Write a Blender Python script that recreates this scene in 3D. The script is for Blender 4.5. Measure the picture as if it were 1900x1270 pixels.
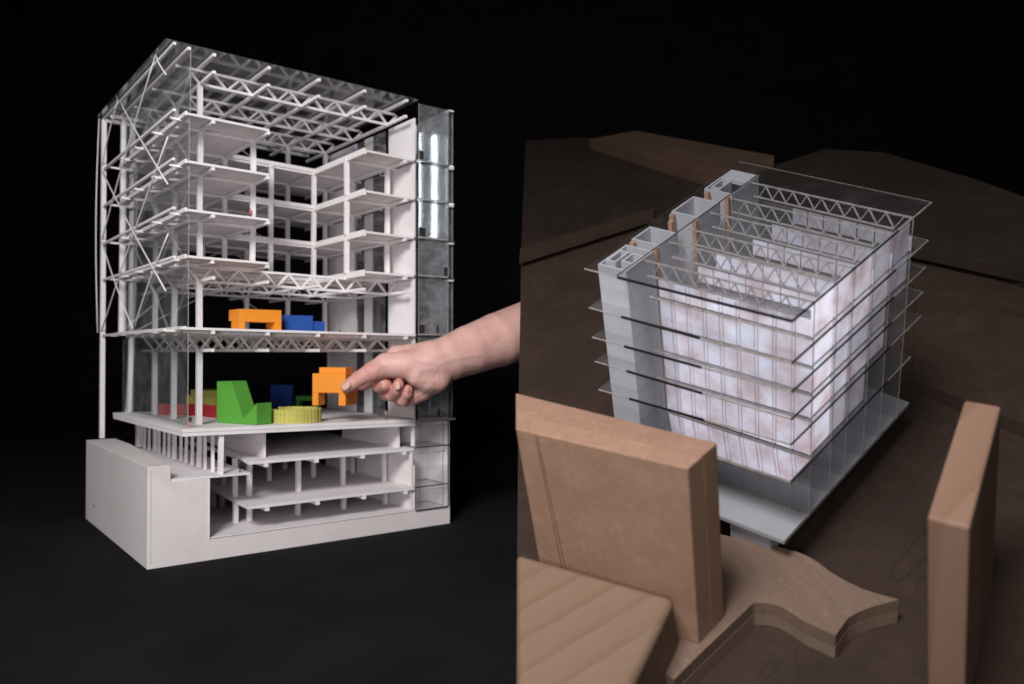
import bpy, bmesh, math, random
import numpy as np
from mathutils import Vector, Matrix
random.seed(7)
for o in list(bpy.data.objects): bpy.data.objects.remove(o)
S = bpy.context.scene
COL = S.collection
# ------------------------------------------------------------------ camera
HC = 0.28808; PITCH = math.radians(0.7793); FPX = 1500.0; CX, CY = 950.0, 635.0
cam = bpy.data.cameras.new('camera'); camo = bpy.data.objects.new('camera', cam); COL.objects.link(camo)
camo.location = (0, 0, HC); camo.rotation_euler = (math.radians(90) + PITCH, 0, 0)
cam.sensor_width = 36; cam.lens = FPX / 1900 * 36; cam.clip_start = 0.02; cam.clip_end = 60
S.camera = camo
cam.dof.use_dof = True; cam.dof.focus_distance = 0.92; cam.dof.aperture_fstop = (cam.lens / 1000) / 0.0052; cam.dof.aperture_blades = 0
# ------------------------------------------------------------------ world and lamps (studio, no daylight)
W = bpy.data.worlds.new('World'); S.world = W; W.use_nodes = True
W.node_tree.nodes['Background'].inputs[0].default_value = (0.85, 0.9, 1.0, 1)
W.node_tree.nodes['Background'].inputs[1].default_value = 0.006
def area(name, loc, target, sx, sy, power, color=(1, 1, 1), spread=180):
    l = bpy.data.lights.new(name, 'AREA'); l.shape = 'RECTANGLE'; l.size = sx; l.size_y = sy
    l.energy = power; l.color = color; l.spread = math.radians(spread)
    o = bpy.data.objects.new(name, l); COL.objects.link(o); o.location = loc
    o.rotation_euler = (Vector(target) - Vector(loc)).to_track_quat('-Z', 'Y').to_euler()
    return o
area('key_softbox', (-0.42, -0.35, 1.12), (-0.05, 1.2, 0.30), 0.42, 0.42, 13.6, (1.0, 0.972, 0.972), 120)
area('low_softbox', (-0.25, -0.55, 0.34), (-0.15, 1.2, 0.45), 0.5, 0.35, 2.7, (1.0, 0.96, 0.97), 110)
for dx in (0, 1, 2):   # a cool strip fixture off to the right, mirrored in the shaft panes
    area('strip_lamp', (1.120 + .030 * dx, .835 + .046 * dx, .845), (-.13, 1.35, .60), .013, .34, .11, (.80, .90, 1.0), 100)
S.view_settings.view_transform = 'Standard'; S.view_settings.look = 'None'
S.view_settings.exposure = 0.0; S.view_settings.gamma = 1.0
S.render.engine = 'CYCLES'
S.cycles.transparent_max_bounces = 40; S.cycles.max_bounces = 10; S.cycles.diffuse_bounces = 5
S.cycles.caustics_reflective = False; S.cycles.caustics_refractive = False

# ------------------------------------------------------------------ material helpers
def nt(name):
    m = bpy.data.materials.new(name); m.use_nodes = True
    t = m.node_tree; return m, t, t.nodes['Principled BSDF']
def N(t, typ, **kw):
    n = t.nodes.new(typ)
    for k, v in kw.items():
        if k in n.inputs.keys(): n.inputs[k].default_value = v
        else: setattr(n, k, v)
    return n
def pos(t, scale=(1, 1, 1), kind='Object', rot=(0, 0, 0)):
    if kind == 'World':
        g = N(t, 'ShaderNodeNewGeometry'); out = g.outputs['Position']
    else:
        g = N(t, 'ShaderNodeTexCoord'); out = g.outputs['Object']
    mp = N(t, 'ShaderNodeMapping'); mp.inputs['Scale'].default_value = scale; mp.inputs['Rotation'].default_value = rot
    t.links.new(out, mp.inputs['Vector']); return mp.outputs[0]
def noise(t, vec, scale, detail=4, rough=.55, dist=0):
    n = N(t, 'ShaderNodeTexNoise'); n.inputs['Scale'].default_value = scale; n.inputs['Detail'].default_value = detail
    n.inputs['Roughness'].default_value = rough; n.inputs['Distortion'].default_value = dist
    t.links.new(vec, n.inputs['Vector']); return n.outputs['Fac']
def ramp(t, fac, stops):
    r = N(t, 'ShaderNodeValToRGB'); e = r.color_ramp.elements
    while len(e) < len(stops): e.new(0.5)
    for i, (p, c) in enumerate(stops): e[i].position = p; e[i].color = (*c, 1) if len(c) == 3 else c
    t.links.new(fac, r.inputs[0]); return r.outputs[0]
def mixc(t, fac, a, b, typ='MIX'):
    m = N(t, 'ShaderNodeMix'); m.data_type = 'RGBA'; m.blend_type = typ
    for s, i in ((fac, 0), (a, 6), (b, 7)):
        if hasattr(s, 'links'): t.links.new(s, m.inputs[i])
        else: m.inputs[i].default_value = s if i == 0 else (*s, 1)
    return m.outputs[2]
def bump(t, b, h, strength, dist):
    n = N(t, 'ShaderNodeBump'); n.inputs['Strength'].default_value = strength; n.inputs['Distance'].default_value = dist
    t.links.new(h, n.inputs['Height']); t.links.new(n.outputs[0], b.inputs['Normal'])
def paint(name, c, rough=.7, var=.06, nscale=60, bs=.25, bd=.0006, bscale=700, spec=.25):
    m, t, b = nt(name); v = pos(t, kind='World')
    f = noise(t, v, nscale, 5, .6)
    lo = tuple(x * (1 - var) for x in c); hi = tuple(min(1, x * (1 + var)) for x in c)
    t.links.new(ramp(t, f, [(.3, lo), (.7, hi)]), b.inputs['Base Color'])
    b.inputs['Roughness'].default_value = rough; b.inputs['Specular IOR Level'].default_value = spec
    bump(t, b, noise(t, v, bscale, 3), bs, bd)
    return m
M = {}
M['card'] = paint('white_card', (.82, .78, .785), .75, .05, 30, .15, .0003, 900)
M['strip'] = paint('white_painted_strip', (.86, .82, .82), .65, .07, 120, .2, .0003, 1400)
M['plaster'] = paint('plaster_board', (.76, .705, .705), .8, .03, 18, .35, .0006, 520)
def marks(key, amt):
    m = M[key]; t = m.node_tree; b = t.nodes['Principled BSDF']; src = b.inputs['Base Color'].links[0].from_socket
    v = pos(t, kind='World'); f = noise(t, v, 9, 7, .68, .5); g = noise(t, v, 190, 2, .5)
    c = mixc(t, ramp(t, f, [(.46, (0, 0, 0)), (.74, (amt,) * 3)]), src, (.50, .46, .43))
    c = mixc(t, ramp(t, g, [(.765, (0, 0, 0)), (.785, (.55,) * 3)]), c, (.34, .31, .29))
    t.links.new(c, b.inputs['Base Color'])
marks('plaster', .38); marks('card', .22)
M['edge_line'] = paint('dark_joint', (.05, .045, .04), .8, .1)
M['wire'] = paint('white_rod', (.80, .78, .78), .5, .05, 200)
M['green'] = paint('green_foam', (.10, .36, .045), .9, .22, 900, .8, .0008, 1500)
M['darkgreen'] = paint('dark_green_foam', (.07, .24, .04), .9, .2, 900, .8, .0008, 1500)
M['blue'] = paint('blue_foam', (.022, .085, .36), .85, .22, 900, .7, .0008, 1500)
M['red'] = paint('red_card', (.40, .03, .035), .8, .12, 400, .4, .0005, 900)
M['orange'] = paint('orange_wood', (.86, .30, .02), .55, .06, 60, .3, .0005, 500)
M['yellow'] = paint('yellow_card', (.50, .47, .12), .8, .10, 300, .4, .0005, 900)
def layered(name, c, freq, depth):
    m, t, b = nt(name); v = pos(t, kind='World')
    s = N(t, 'ShaderNodeSeparateXYZ'); t.links.new(v, s.inputs[0])
    w = N(t, 'ShaderNodeTexWave'); w.bands_direction = 'Z'; w.inputs['Scale'].default_value = freq; w.inputs['Distortion'].default_value = .4
    t.links.new(v, w.inputs['Vector'])
    t.links.new(mixc(t, w.outputs['Fac'], tuple(x * (1 - depth) for x in c), c), b.inputs['Base Color'])
    b.inputs['Roughness'].default_value = .6; bump(t, b, w.outputs['Fac'], .4, .0004); return m
M['orange_grain'] = layered('orange_layered_wood', (.86, .29, .018), 120, .06)
def clear(name, tint=(.965, .975, .98), haze=.02, smudge=.10, rough=.04, refl=1.0, ns=22):
    """thin clear acrylic: fresnel mirror over transparency with a smeared, dusty film"""
    m = bpy.data.materials.new(name); m.use_nodes = True; t = m.node_tree; t.nodes.clear()
    out = N(t, 'ShaderNodeOutputMaterial'); tr = N(t, 'ShaderNodeBsdfTransparent'); tr.inputs[0].default_value = (*tint, 1)
    gl = N(t, 'ShaderNodeBsdfGlossy'); gl.inputs['Roughness'].default_value = rough; gl.inputs[0].default_value = (refl, refl, refl, 1)
    df = N(t, 'ShaderNodeBsdfDiffuse'); df.inputs[0].default_value = (.75, .76, .78, 1)
    ge = N(t, 'ShaderNodeNewGeometry'); dt = N(t, 'ShaderNodeVectorMath'); dt.operation = 'DOT_PRODUCT'
    t.links.new(ge.outputs['Normal'], dt.inputs[0]); t.links.new(ge.outputs['Incoming'], dt.inputs[1])
    def mth(op, x, y):
        q = N(t, 'ShaderNodeMath'); q.operation = op
        for i_, s_ in enumerate((x, y)):
            if hasattr(s_, 'links'): t.links.new(s_, q.inputs[i_])
            else: q.inputs[i_].default_value = s_
        return q.outputs[0]
    ca = mth('ABSOLUTE', dt.outputs['Value'], 0); sch = mth('MULTIPLY_ADD', mth('POWER', mth('SUBTRACT', 1.0, ca), 5.0), .93); sch.node.inputs[2].default_value = .04
    a = N(t, 'ShaderNodeMixShader'); t.links.new(sch, a.inputs[0]); t.links.new(tr.outputs[0], a.inputs[1]); t.links.new(gl.outputs[0], a.inputs[2])
    v = pos(t, kind='World')
    n1 = noise(t, v, ns, 8, .72, .6); n2 = noise(t, v, 260, 4, .7)
    r1 = ramp(t, n1, [(.42, (haze,) * 3), (.80, (haze + smudge,) * 3)])
    r2 = ramp(t, n2, [(.66, (0, 0, 0)), (.76, (smudge * .7,) * 3)])
    s = N(t, 'ShaderNodeMath'); s.operation = 'ADD'; t.links.new(r1, s.inputs[0]); t.links.new(r2, s.inputs[1])
    b = N(t, 'ShaderNodeMixShader'); t.links.new(s.outputs[0], b.inputs[0]); t.links.new(a.outputs[0], b.inputs[1]); t.links.new(df.outputs[0], b.inputs[2])
    t.links.new(b.outputs[0], out.inputs[0]); return m
M['clear'] = clear('clear_acrylic_sheet', haze=.03, smudge=.09)
M['clear_roof'] = clear('clear_roof_sheet', haze=.05, smudge=.06)
M['clear_dirty'] = clear('scuffed_acrylic_sheet', (.93, .95, .96), .045, .16, .045, 1.5, 55)
M['clear_fine'] = clear('laser_cut_acrylic', (.955, .955, .96), .022, .03)
M['clear_top'] = clear('roof_acrylic', (.96, .96, .965), .004, .015)
M['clear_film'] = clear('glued_acrylic', (.95, .955, .96), .02, .05)
def simple(name, c, rough=.4, metal=0, em=None, ems=0):
    m, t, b = nt(name); b.inputs['Base Color'].default_value = (*c, 1); b.inputs['Roughness'].default_value = rough; b.inputs['Metallic'].default_value = metal
    if em: b.inputs['Emission Color'].default_value = (*em, 1); b.inputs['Emission Strength'].default_value = ems
    return m
M['acr_edge'] = paint('acrylic_cut_edge', (.36, .32, .295), .35, .3, 150, .1, .0002, 900, .5)
M['truss_acr'] = paint('acrylic_truss_edge', (.40, .375, .36), .3, .3, 150, .1, .0002, 900, .6)
def ledge():
    m = bpy.data.materials.new('mirror_acrylic'); m.use_nodes = True; t = m.node_tree; t.nodes.clear()
    out = N(t, 'ShaderNodeOutputMaterial'); g = N(t, 'ShaderNodeBsdfGlossy'); g.inputs['Roughness'].default_value = .06; g.inputs[0].default_value = (.97, .96, .97, 1)
    tr = N(t, 'ShaderNodeBsdfTransparent'); a = N(t, 'ShaderNodeMixShader'); a.inputs[0].default_value = .86
    t.links.new(tr.outputs[0], a.inputs[1]); t.links.new(g.outputs[0], a.inputs[2]); t.links.new(a.outputs[0], out.inputs[0]); return m
M['ledge'] = ledge()
M['acr_dark'] = simple('acrylic_dark_edge', (.010, .010, .011), .6)  # on the storey plates this colour stands for a dark reflection
M['slit'] = simple('dark_slit', (.02, .02, .02), .9)
# ------------------------------------------------------------------ mesh helpers
CUBES = {}
CV = [(x, y, z) for x in (-.5, .5) for y in (-.5, .5) for z in (-.5, .5)]
CF = [(0, 1, 3, 2), (4, 6, 7, 5), (0, 4, 5, 1), (2, 3, 7, 6), (0, 2, 6, 4), (1, 5, 7, 3)]
def cube(mat):
    if mat not in CUBES:
        me = bpy.data.meshes.new('box_' + mat); me.from_pydata(CV, [], CF); me.materials.append(M[mat]); CUBES[mat] = me
    return CUBES[mat]
def link(name, me, parent=None, label=None, cat=None, group=None, kind=None):
    o = bpy.data.objects.new(name, me); COL.objects.link(o); o.parent = parent
    if label: o['label'] = label
    if cat: o['category'] = cat
    if group: o['group'] = group
    if kind: o['kind'] = kind
    return o
def empty(name, mat, label=None, cat=None, group=None):
    o = bpy.data.objects.new(name, None); COL.objects.link(o); o.empty_display_size = .02; o.matrix_world = mat
    if label: o['label'] = label
    if cat: o['category'] = cat
    if group: o['group'] = group
    return o
def box(name, parent, a, b, mat, rz=0):
    o = link(name, cube(mat), parent); a = Vector(a); b = Vector(b)
    o.location = (a + b) / 2; d = b - a; o.scale = (abs(d.x), abs(d.y), abs(d.z)); o.rotation_euler = (0, 0, rz); return o
def strip(name, parent, a, b, w, h, mat, up=(0, 0, 1)):
    a = Vector(a); b = Vector(b); x = (b - a); L = x.length; x.normalize(); up = Vector(up)
    y = up.cross(x)
    if y.length < 1e-4: y = Vector((0, 1, 0)).cross(x)
    y.normalize(); z = x.cross(y)
    o = link(name, cube(mat), parent)
    o.matrix_local = Matrix.Translation((a + b) / 2) @ Matrix((x, y, z)).transposed().to_4x4() @ Matrix.Diagonal((L, w, h, 1))
    return o
def mesh(name, verts, faces, mats, fm=None, smooth=False):
    me = bpy.data.meshes.new(name); me.from_pydata([tuple(v) for v in verts], [], faces)
    for m in mats: me.materials.append(M[m])
    if fm:
        for p, i in zip(me.polygons, fm): p.material_index = i
    if smooth:
        for p in me.polygons: p.use_smooth = True
    bm = bmesh.new(); bm.from_mesh(me); bmesh.ops.recalc_face_normals(bm, faces=bm.faces); bm.to_mesh(me); bm.free()
    return me
def prism(poly, z0, z1):
    """poly xy; z0/z1 numbers or functions of (x,y)"""
    f0 = z0 if callable(z0) else (lambda x, y: z0); f1 = z1 if callable(z1) else (lambda x, y: z1)
    n = len(poly); v = [(x, y, f0(x, y)) for x, y in poly] + [(x, y, f1(x, y)) for x, y in poly]
    f = [tuple(range(n))[::-1], tuple(range(n, 2 * n))] + [(i, (i + 1) % n, n + (i + 1) % n, n + i) for i in range(n)]
    return v, f
def bevel(o, w, seg=2):
    m = o.modifiers.new('bevel', 'BEVEL'); m.width = w; m.segments = seg; m.limit_method = 'ANGLE'; m.angle_limit = math.radians(40)
def jit(s): return random.uniform(-s, s)
def cam_point(u, v, d):
    """pixel of the 1900 px frame at a depth d in front of the lens -> place in the room"""
    x = (u - CX) / FPX * d; yv = -(v - CY) / FPX * d
    return Vector((x, d * math.cos(PITCH) - yv * math.sin(PITCH), HC + d * math.sin(PITCH) + yv * math.cos(PITCH)))

# ================================================================== THE ROOM: black cloth sweep
def backdrop():
    m, t, b = nt('black_cloth'); v = pos(t, kind='World')
    f = noise(t, v, 5, 6, .6, .8); d = noise(t, v, 420, 2, .5)
    base = ramp(t, f, [(.3, (.006, .006, .0068)), (.75, (.012, .012, .0135))])
    lint = ramp(t, d, [(.80, (0, 0, 0)), (.83, (1, 1, 1))])
    t.links.new(mixc(t, lint, base, (.22, .21, .2)), b.inputs['Base Color'])
    b.inputs['Roughness'].default_value = .95; b.inputs['Specular IOR Level'].default_value = .12
    bump(t, b, f, .5, .012); M['cloth'] = m
    prof = [(-1.6, 0)] + [(3.0, 0)] + [(3.0 + 1.0 * math.sin(a), 1.0 - 1.0 * math.cos(a)) for a in [math.pi / 2 * i / 12 for i in range(1, 13)]] + [(4.0, 4.5)]
    vs = []; fs = []
    for y, z in prof: vs += [(-4.5, y, z), (4.5, y, z)]
    for i in range(len(prof) - 1): fs.append((2 * i, 2 * i + 1, 2 * i + 3, 2 * i + 2))
    o = link('black_cloth_ground', mesh('black_cloth', vs, fs, ['cloth'], smooth=True), kind='structure')
backdrop()

# ================================================================== LEFT: tall sectional model
YAW = math.radians(37.6812)
LM = Matrix.Translation((-0.48456, 1.07722, 0.0)) @ Matrix.Rotation(YAW, 4, 'Z')
root = empty('architectural_model', LM, 'tall white sectional building model with trusses and open floors on black cloth', 'model')
LEV = {'roof': (.7115, .017), 'rb': (.682, .020), 'L6': (.6195, .034), 'L5': (.5535, .028), 'L4': (.4866, .020), 'L3': (.4225, .017),
       't3': (.3935, .018), 'L2': (.3235, .013), 't2': (.292, .000), 'G': (.1845, .014), 'B2': (.132, 0), 'B3': (.069, 0), 'B4': (.0312, 0)}
def zl(l, x): a, k = LEV[l]; return a - k * (x - .05)
XC = [.084, .1625, .2405, .318, .393]; YR = [.062, .192, .308]
def slab(name, poly, l, th, mat='card'):
    v, f = prism(poly, lambda x, y: zl(l, x) - th, lambda x, y: zl(l, x))
    return link(name, mesh(name, v, f, [mat]), root)
# base: one stepped body
prof = [(0, 0), (.48, 0), (.48, .0300), (.0808, .0300), (.0808, .1140), (.0295, .1140), (.0295, .1365), (0, .1365)]
v, f = [], []
n = len(prof)
v = [(x, 0, z) for x, z in prof] + [(x, .42, z) for x, z in prof]
f = [tuple(range(n)), tuple(range(n, 2 * n))[::-1]] + [(i, n + i, n + (i + 1) % n, (i + 1) % n) for i in range(n)]
o = link('base', mesh('base', v, f, ['plaster']), root); bevel(o, .0008, 2)
v, f = prism([(.0296, .05), (.046, .30), (.046, .42), (.0296, .42)], .1143, .1363)
link('parapet', mesh('parapet', v, f, ['plaster']), root)
box('floor_sheet', root, (.0815, .0012, .0302), (.4105, .415, .0312), 'card')
box('front_lip', root, (.0795, -.0007, .0288), (.0812, .0006, .1137), 'card')
# thin joint lines where boards were glued
box('joint', root, (.0045, -.0002, .006), (.0047, .0002, .130), 'edge_line')
box('joint', root, (.081, -.0004, .0294), (.48, .0002, .0298), 'edge_line')
v, f = prism([(.0298, .0012), (.137, -.003), (.150, .41), (.0298, .41)], .1142, .1172)
link('terrace', mesh('terrace', v, f, ['card']), root)
strip('dent', root, (-.0002, 0.3579, 0.0343), (-.0002, 0.3422, 0.0312), .0012, .0006, 'edge_line', (1, 0, 0))
# basement slabs
slab('lower_slab', [(.134, -.002), (.409, -.002), (.409, .405), (.150, .405)], 'B3', .0045)
slab('upper_slab', [(.137, .003), (.410, .002), (.410, .41), (.195, .41)], 'B2', .0045)
# ground slab in two glued layers
g = [(.0435, -.0015), (.410, -.004), (.410, .388), (.036, .388)]
v, f = prism(g, lambda x, y: zl('G', x) - .0052, lambda x, y: zl('G', x))
link('ground_slab', mesh('ground_slab', v, f, ['card']), root)
v, f = prism([(x + .0005, y + .0007) for x, y in g], lambda x, y: zl('G', x) - .0105, lambda x, y: zl('G', x) - .0055)
link('ground_slab_underlay', mesh('ground_slab_underlay', v, f, ['card']), root)
def column(x, y, z0, z1, s=.0068, lean=0):
    strip('column', root, (x + jit(.0006), y + jit(.0006), z0), (x + lean + jit(.0006), y + jit(.0006), z1), s, s, 'strip', (1, 0, 0))
for x, y in [(.144, .079), (.166, .081), (.243, .078), (.322, .078), (.399, .078), (.153, .214), (.1665, .21), (.245, .21), (.323, .205), (.399, .20), (.168, .33), (.245, .33), (.323, .33)]:
    column(x, y, .0312, .0645)
for x, y in [(.146, .087), (.1665, .083), (.2415, .075), (.326, .09), (.3985, .081), (.168, .21), (.245, .207), (.323, .2), (.399, .2), (.17, .33), (.245, .33), (.323, .33)]:
    column(x, y, .069, .1275)
for l, z in (('B2', .1275), ('B3', .0645)):
    for x in XC[1:]:
        box('joist', root, (x - .0026, -.004 if l == 'B3' else .001, z - .0052), (x + .0026, .38, z - .0003), 'strip')
# partitions on the upper basement slab
for y0, y1 in ((.031, .1525), (.155, .272), (.2755, .40)):
    box('partition', root, (.169, y0, .1323), (.1725, y1, .1735), 'card')
box('partition', root, (.3905, .020, .1323), (.394, .226, .1715), 'card')
for z0, z1 in ((.0316, .064), (.0694, .127)):
    box('partition', root, (.4065, .004 if z0 > .05 else .006, z0), (.4095, .20, z1), 'card')
    box('partition', root, (.4065, .222, z0), (.4095, .33, z1), 'card')
# colonnade on the terrace
for i in range(13):
    y = .405 - i * (.405 - .038) / 12
    w = .0040 if i % 4 != 2 else .0060
    column(.0925 + .0035 * i / 12 + jit(.0008), y, .1172, zl('G', .095) - .0105, w)
column(.0885, .432, .1172, .176, .011); column(.098, .006, .1172, zl('G', .098) - .0105, .0062);
# hall columns on the ground slab and above
for y in YR:
    column(.084, y, zl('G', .084), zl('t2', .084) - .002, .0076)
    column(.084, y, zl('L2', .084), zl('t3', .084) - .002, .0076)
column(.056, .372, zl('G', .05), zl('L2', .05) - .004, .0075, .006)
for x in XC[2:]: column(x, YR[2], zl('L2', x), zl('t3', x) - .002)
for lo, hi in (('L3', 'L4'), ('L4', 'L5'), ('L5', 'L6')):
    for j, y in enumerate(YR):
        for i, x in enumerate(XC):
            if j == 0 and i == 2: continue
            column(x, y, zl(lo, x), zl(hi, x) - .0035)
for y in YR: column(.084, y, zl('L6', .084), zl('rb', .084) - .002)
column(.393, .308, zl('L6', .393), zl('rb', .393)); column(.318, .308, zl('L6', .318), zl('rb', .318))
# upper floors: U-shaped plates round the atrium, with edge strips, joists and cross beams
for l in ('L6', 'L5', 'L4', 'L3'):
    U = [(.047, .002), (.1645, .001), (.1645, .19), (.3205, .19), (.3205, .002), (.410, .002), (.410, .402), (.047, .402)]
    slab('floor_plate', U, l, .0034)
    for i, x in enumerate(XC):
        y0 = .186 if i == 2 else -.001
        z = lambda xx: zl(l, xx) - .0037
        strip('joist', root, (x, y0 + jit(.002), z(x) - .0028), (x, .40, z(x) - .0028), .0044, .0044, 'strip')
    for j, y in enumerate(YR):
        segs = ((.05, .1645), (.319, .41)) if j == 0 else ((.05, .41),)
        for a, b in segs: strip('cross_beam', root, (a, y, zl(l, a) - .0062), (b, y, zl(l, b) - .0062), .0046, .0046, 'strip')
    # pale upstand strips along the atrium edge
    strip('edge_strip', root, (.1665, .188, zl(l, .1665) - .0015), (.3205, .188, zl(l, .3205) - .0015), .003, .0062, 'strip')
    strip('edge_strip', root, (.3188, .0005, zl(l, .3188) - .0015), (.3188, .19, zl(l, .3188) - .0015), .003, .0062, 'strip')
slab('floor_plate', [(.0405, -.002), (.411, -.002), (.411, .402), (.0405, .402)], 'L2', .0034)
for x in XC: strip('joist', root, (x, -.004, zl('L2', x) - .0063), (x, .40, zl('L2', x) - .0063), .0044, .0044, 'strip')
for y in (.02, .13, .25, .36): strip('cross_beam', root, (.05, y, zl('L2', .05) - .0062), (.41, y, zl('L2', .41) - .0062), .0046, .0046, 'strip')
# outer rails and short ties on the left flank
for l in ('roof', 'L6', 'L5', 'L4', 'L3', 'L2'):
    dz = -.0045
    strip('outer_rail', root, (.0285, .446, zl(l, .0285) + dz), (.0285 + jit(.001), -.012 if l != 'L2' else .03, zl(l, .0285) + dz + jit(.0015)), .0036, .0036, 'strip')
    if l == 'roof': continue
    for y in (.03, .125, .235, .33, .41):
        strip('tie', root, (.0287, y, zl(l, .03) - .0045), (.050, y + jit(.002), zl(l, .05) - .0045), .0032, .0032, 'strip')
    strip('edge_strip', root, (.0475, .001, zl(l, .05) - .0015), (.0475, .40, zl(l, .05) - .0015), .003, .0058, 'strip')
# corner posts
strip('post', root, (.0287, .441, .1365), (.0287, .441, .706), .0076, .0076, 'strip', (1, 0, 0))
strip('post', root, (.050, .398, zl('L2', .05)), (.052, .398, .70), .0076, .0076, 'strip', (1, 0, 0))
# trusses: chords are the part, every diagonal a piece of its own
def truss(y, top, bot, up_off, x0=.084, x1=.393):
    zt = lambda x: zl(top, x) - up_off; zb = lambda x: zl(bot, x)
    vs, fs = [], []
    def bar(xa, xb, z, w=.0040, h=.0036):
        k = len(vs)
        for x in (xa, xb):
            for dy in (-w / 2, w / 2):
                for dz in (-h / 2, h / 2): vs.append((x, y + dy, z(x) + dz))
        for q in CF: fs.append(tuple(k + i for i in q))
    bar(x0 - .035, x1 + .014, zt); bar(x0 - .004, x1 + .004, zb)
    t = link('truss', mesh('truss_chords', vs, fs, ['strip']), root)
    nb = 8; st = (x1 - x0) / nb
    for i in range(nb + 1):
        xb_ = x0 + i * st
        for s in (-1, 1):
            xt = xb_ + s * st * .47
            strip('diagonal', t, (xb_ + s * .002 + jit(.0006), y + jit(.0005), zb(xb_) + .0012), (xt + jit(.0006), y, zt(xt) - .001), .0032, .0029, 'strip', (0, 1, 0))
for y in YR: truss(y, 'roof', 'rb', .0105)
for y in YR: truss(y, 'L3', 't3', .0085)
for y in YR: truss(y, 'L2', 't2', .0085)
for y in (.13, .25): truss(y, 'L2', 't2', .0085)
for l in ('rb', 't3', 't2'):
    for x in XC: strip('bottom_beam', root, (x, -.0015 + jit(.002), zl(l, x)), (x, .395, zl(l, x)), .0044, .0044, 'strip')
# roof purlins and transverse ties
for x in [.0495] + XC: strip('purlin', root, (x, -.003 + jit(.0015), zl('roof', x) - .0052), (x, .42, zl('roof', x) - .0052), .0044, .0044, 'strip')
for y in (.43, .395): strip('cross_beam', root, (.03, y, zl('roof', .03) - .0095), (.412, y, zl('roof', .412) - .0095), .006, .006, 'strip')
# bracing rods on the left flank (y, z)
def rod(a, b, x=.0262, r=.0011, bow=0):
    A = Vector((x + jit(.0006), a[0], a[1])); B = Vector((x + jit(.0006), b[0], b[1])); pts = []
    for i in range(9):
        s = i / 8; p = A.lerp(B, s); p.x -= bow * math.sin(math.pi * s) + 0; pts.append(p)
    vs, fs = [], []
    d = (B - A).normalized(); e1 = d.cross(Vector((1, 0, 0))).normalized(); e2 = d.cross(e1)
    for p in pts:
        for k in range(6): vs.append(p + r * (math.cos(k * math.pi / 3) * e1 + math.sin(k * math.pi / 3) * e2))
    for i in range(8):
        for k in range(6): fs.append((i * 6 + k, i * 6 + (k + 1) % 6, (i + 1) * 6 + (k + 1) % 6, (i + 1) * 6 + k))
    fs += [tuple(range(6))[::-1], tuple(range(48, 54))]
    link('bracing_rod', mesh('bracing_rod', vs, fs, ['wire'], smooth=True), root)
for a, b in [((.076, .716), (.442, .488)), ((.076, .716), (.019, .671)), ((.314, .712), (.008, .518)), ((.314, .712), (.446, .617)),
             ((.012, .584), (.442, .324)), ((.446, .617), (.018, .373)), ((.440, .487), (.200, .324)), ((.009, .451), (.200, .324))]:
    rod(a, b, bow=.002)
rod((.448, .709), (.448, .324), .0225, .0011, .004)
# bracing behind (back face)
for a, b in [((.11, .617), (.24, .70)), ((.24, .70), (.37, .617)), ((.11, .48), (.24, .555)), ((.24, .555), (.37, .48)), ((.11, .42), (.24, .487)), ((.24, .487), (.37, .42)), ((.07, .324), (.23, .415)), ((.23, .415), (.38, .324)), ((.15, .415), (.05, .324))]:
    strip('bracing_rod', root, (a[0], .412, a[1]), (b[0], .412, b[1]), .002, .002, 'wire')
for l in ('L6', 'L5', 'L4', 'L3'): strip('outer_rail', root, (.05, .412, zl(l, .05) - .004), (.36, .412, zl(l, .36) - .004), .0046, .0046, 'strip')
# clear sheets: roof, left flank (one per storey)
def pane(name, a, b, mat, edge=None):
    a = Vector(a); b = Vector(b); o = box(name, root, a, b, mat); return o
v, f = prism([(.018, -.006), (.4125, -.006), (.4125, .445), (.018, .445)], lambda x, y: zl('roof', x) - .0015, lambda x, y: zl('roof', x))
link('roof_sheet', mesh('roof_sheet', v, f, ['clear_roof']), root)
for lo, hi, e in (('L6', 'roof', -.012), ('L5', 'L6', .0025), ('L4', 'L5', .0025), ('L3', 'L4', .0025), ('L2', 'L3', .0035), ('G', 'L2', .002)):
    x = .0515
    box('pane', root, (x, .004 + e * .3, zl(lo, x) + .0004), (x + .001, .392, zl(hi, x) - .0075), 'clear')
    box('pane_edge', root, (x - .0002, .0012 + e * .3, zl(lo, x) + .0004), (x + .0008, .0018 + e * .3, zl(hi, x) - .0075), 'acr_edge')
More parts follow.
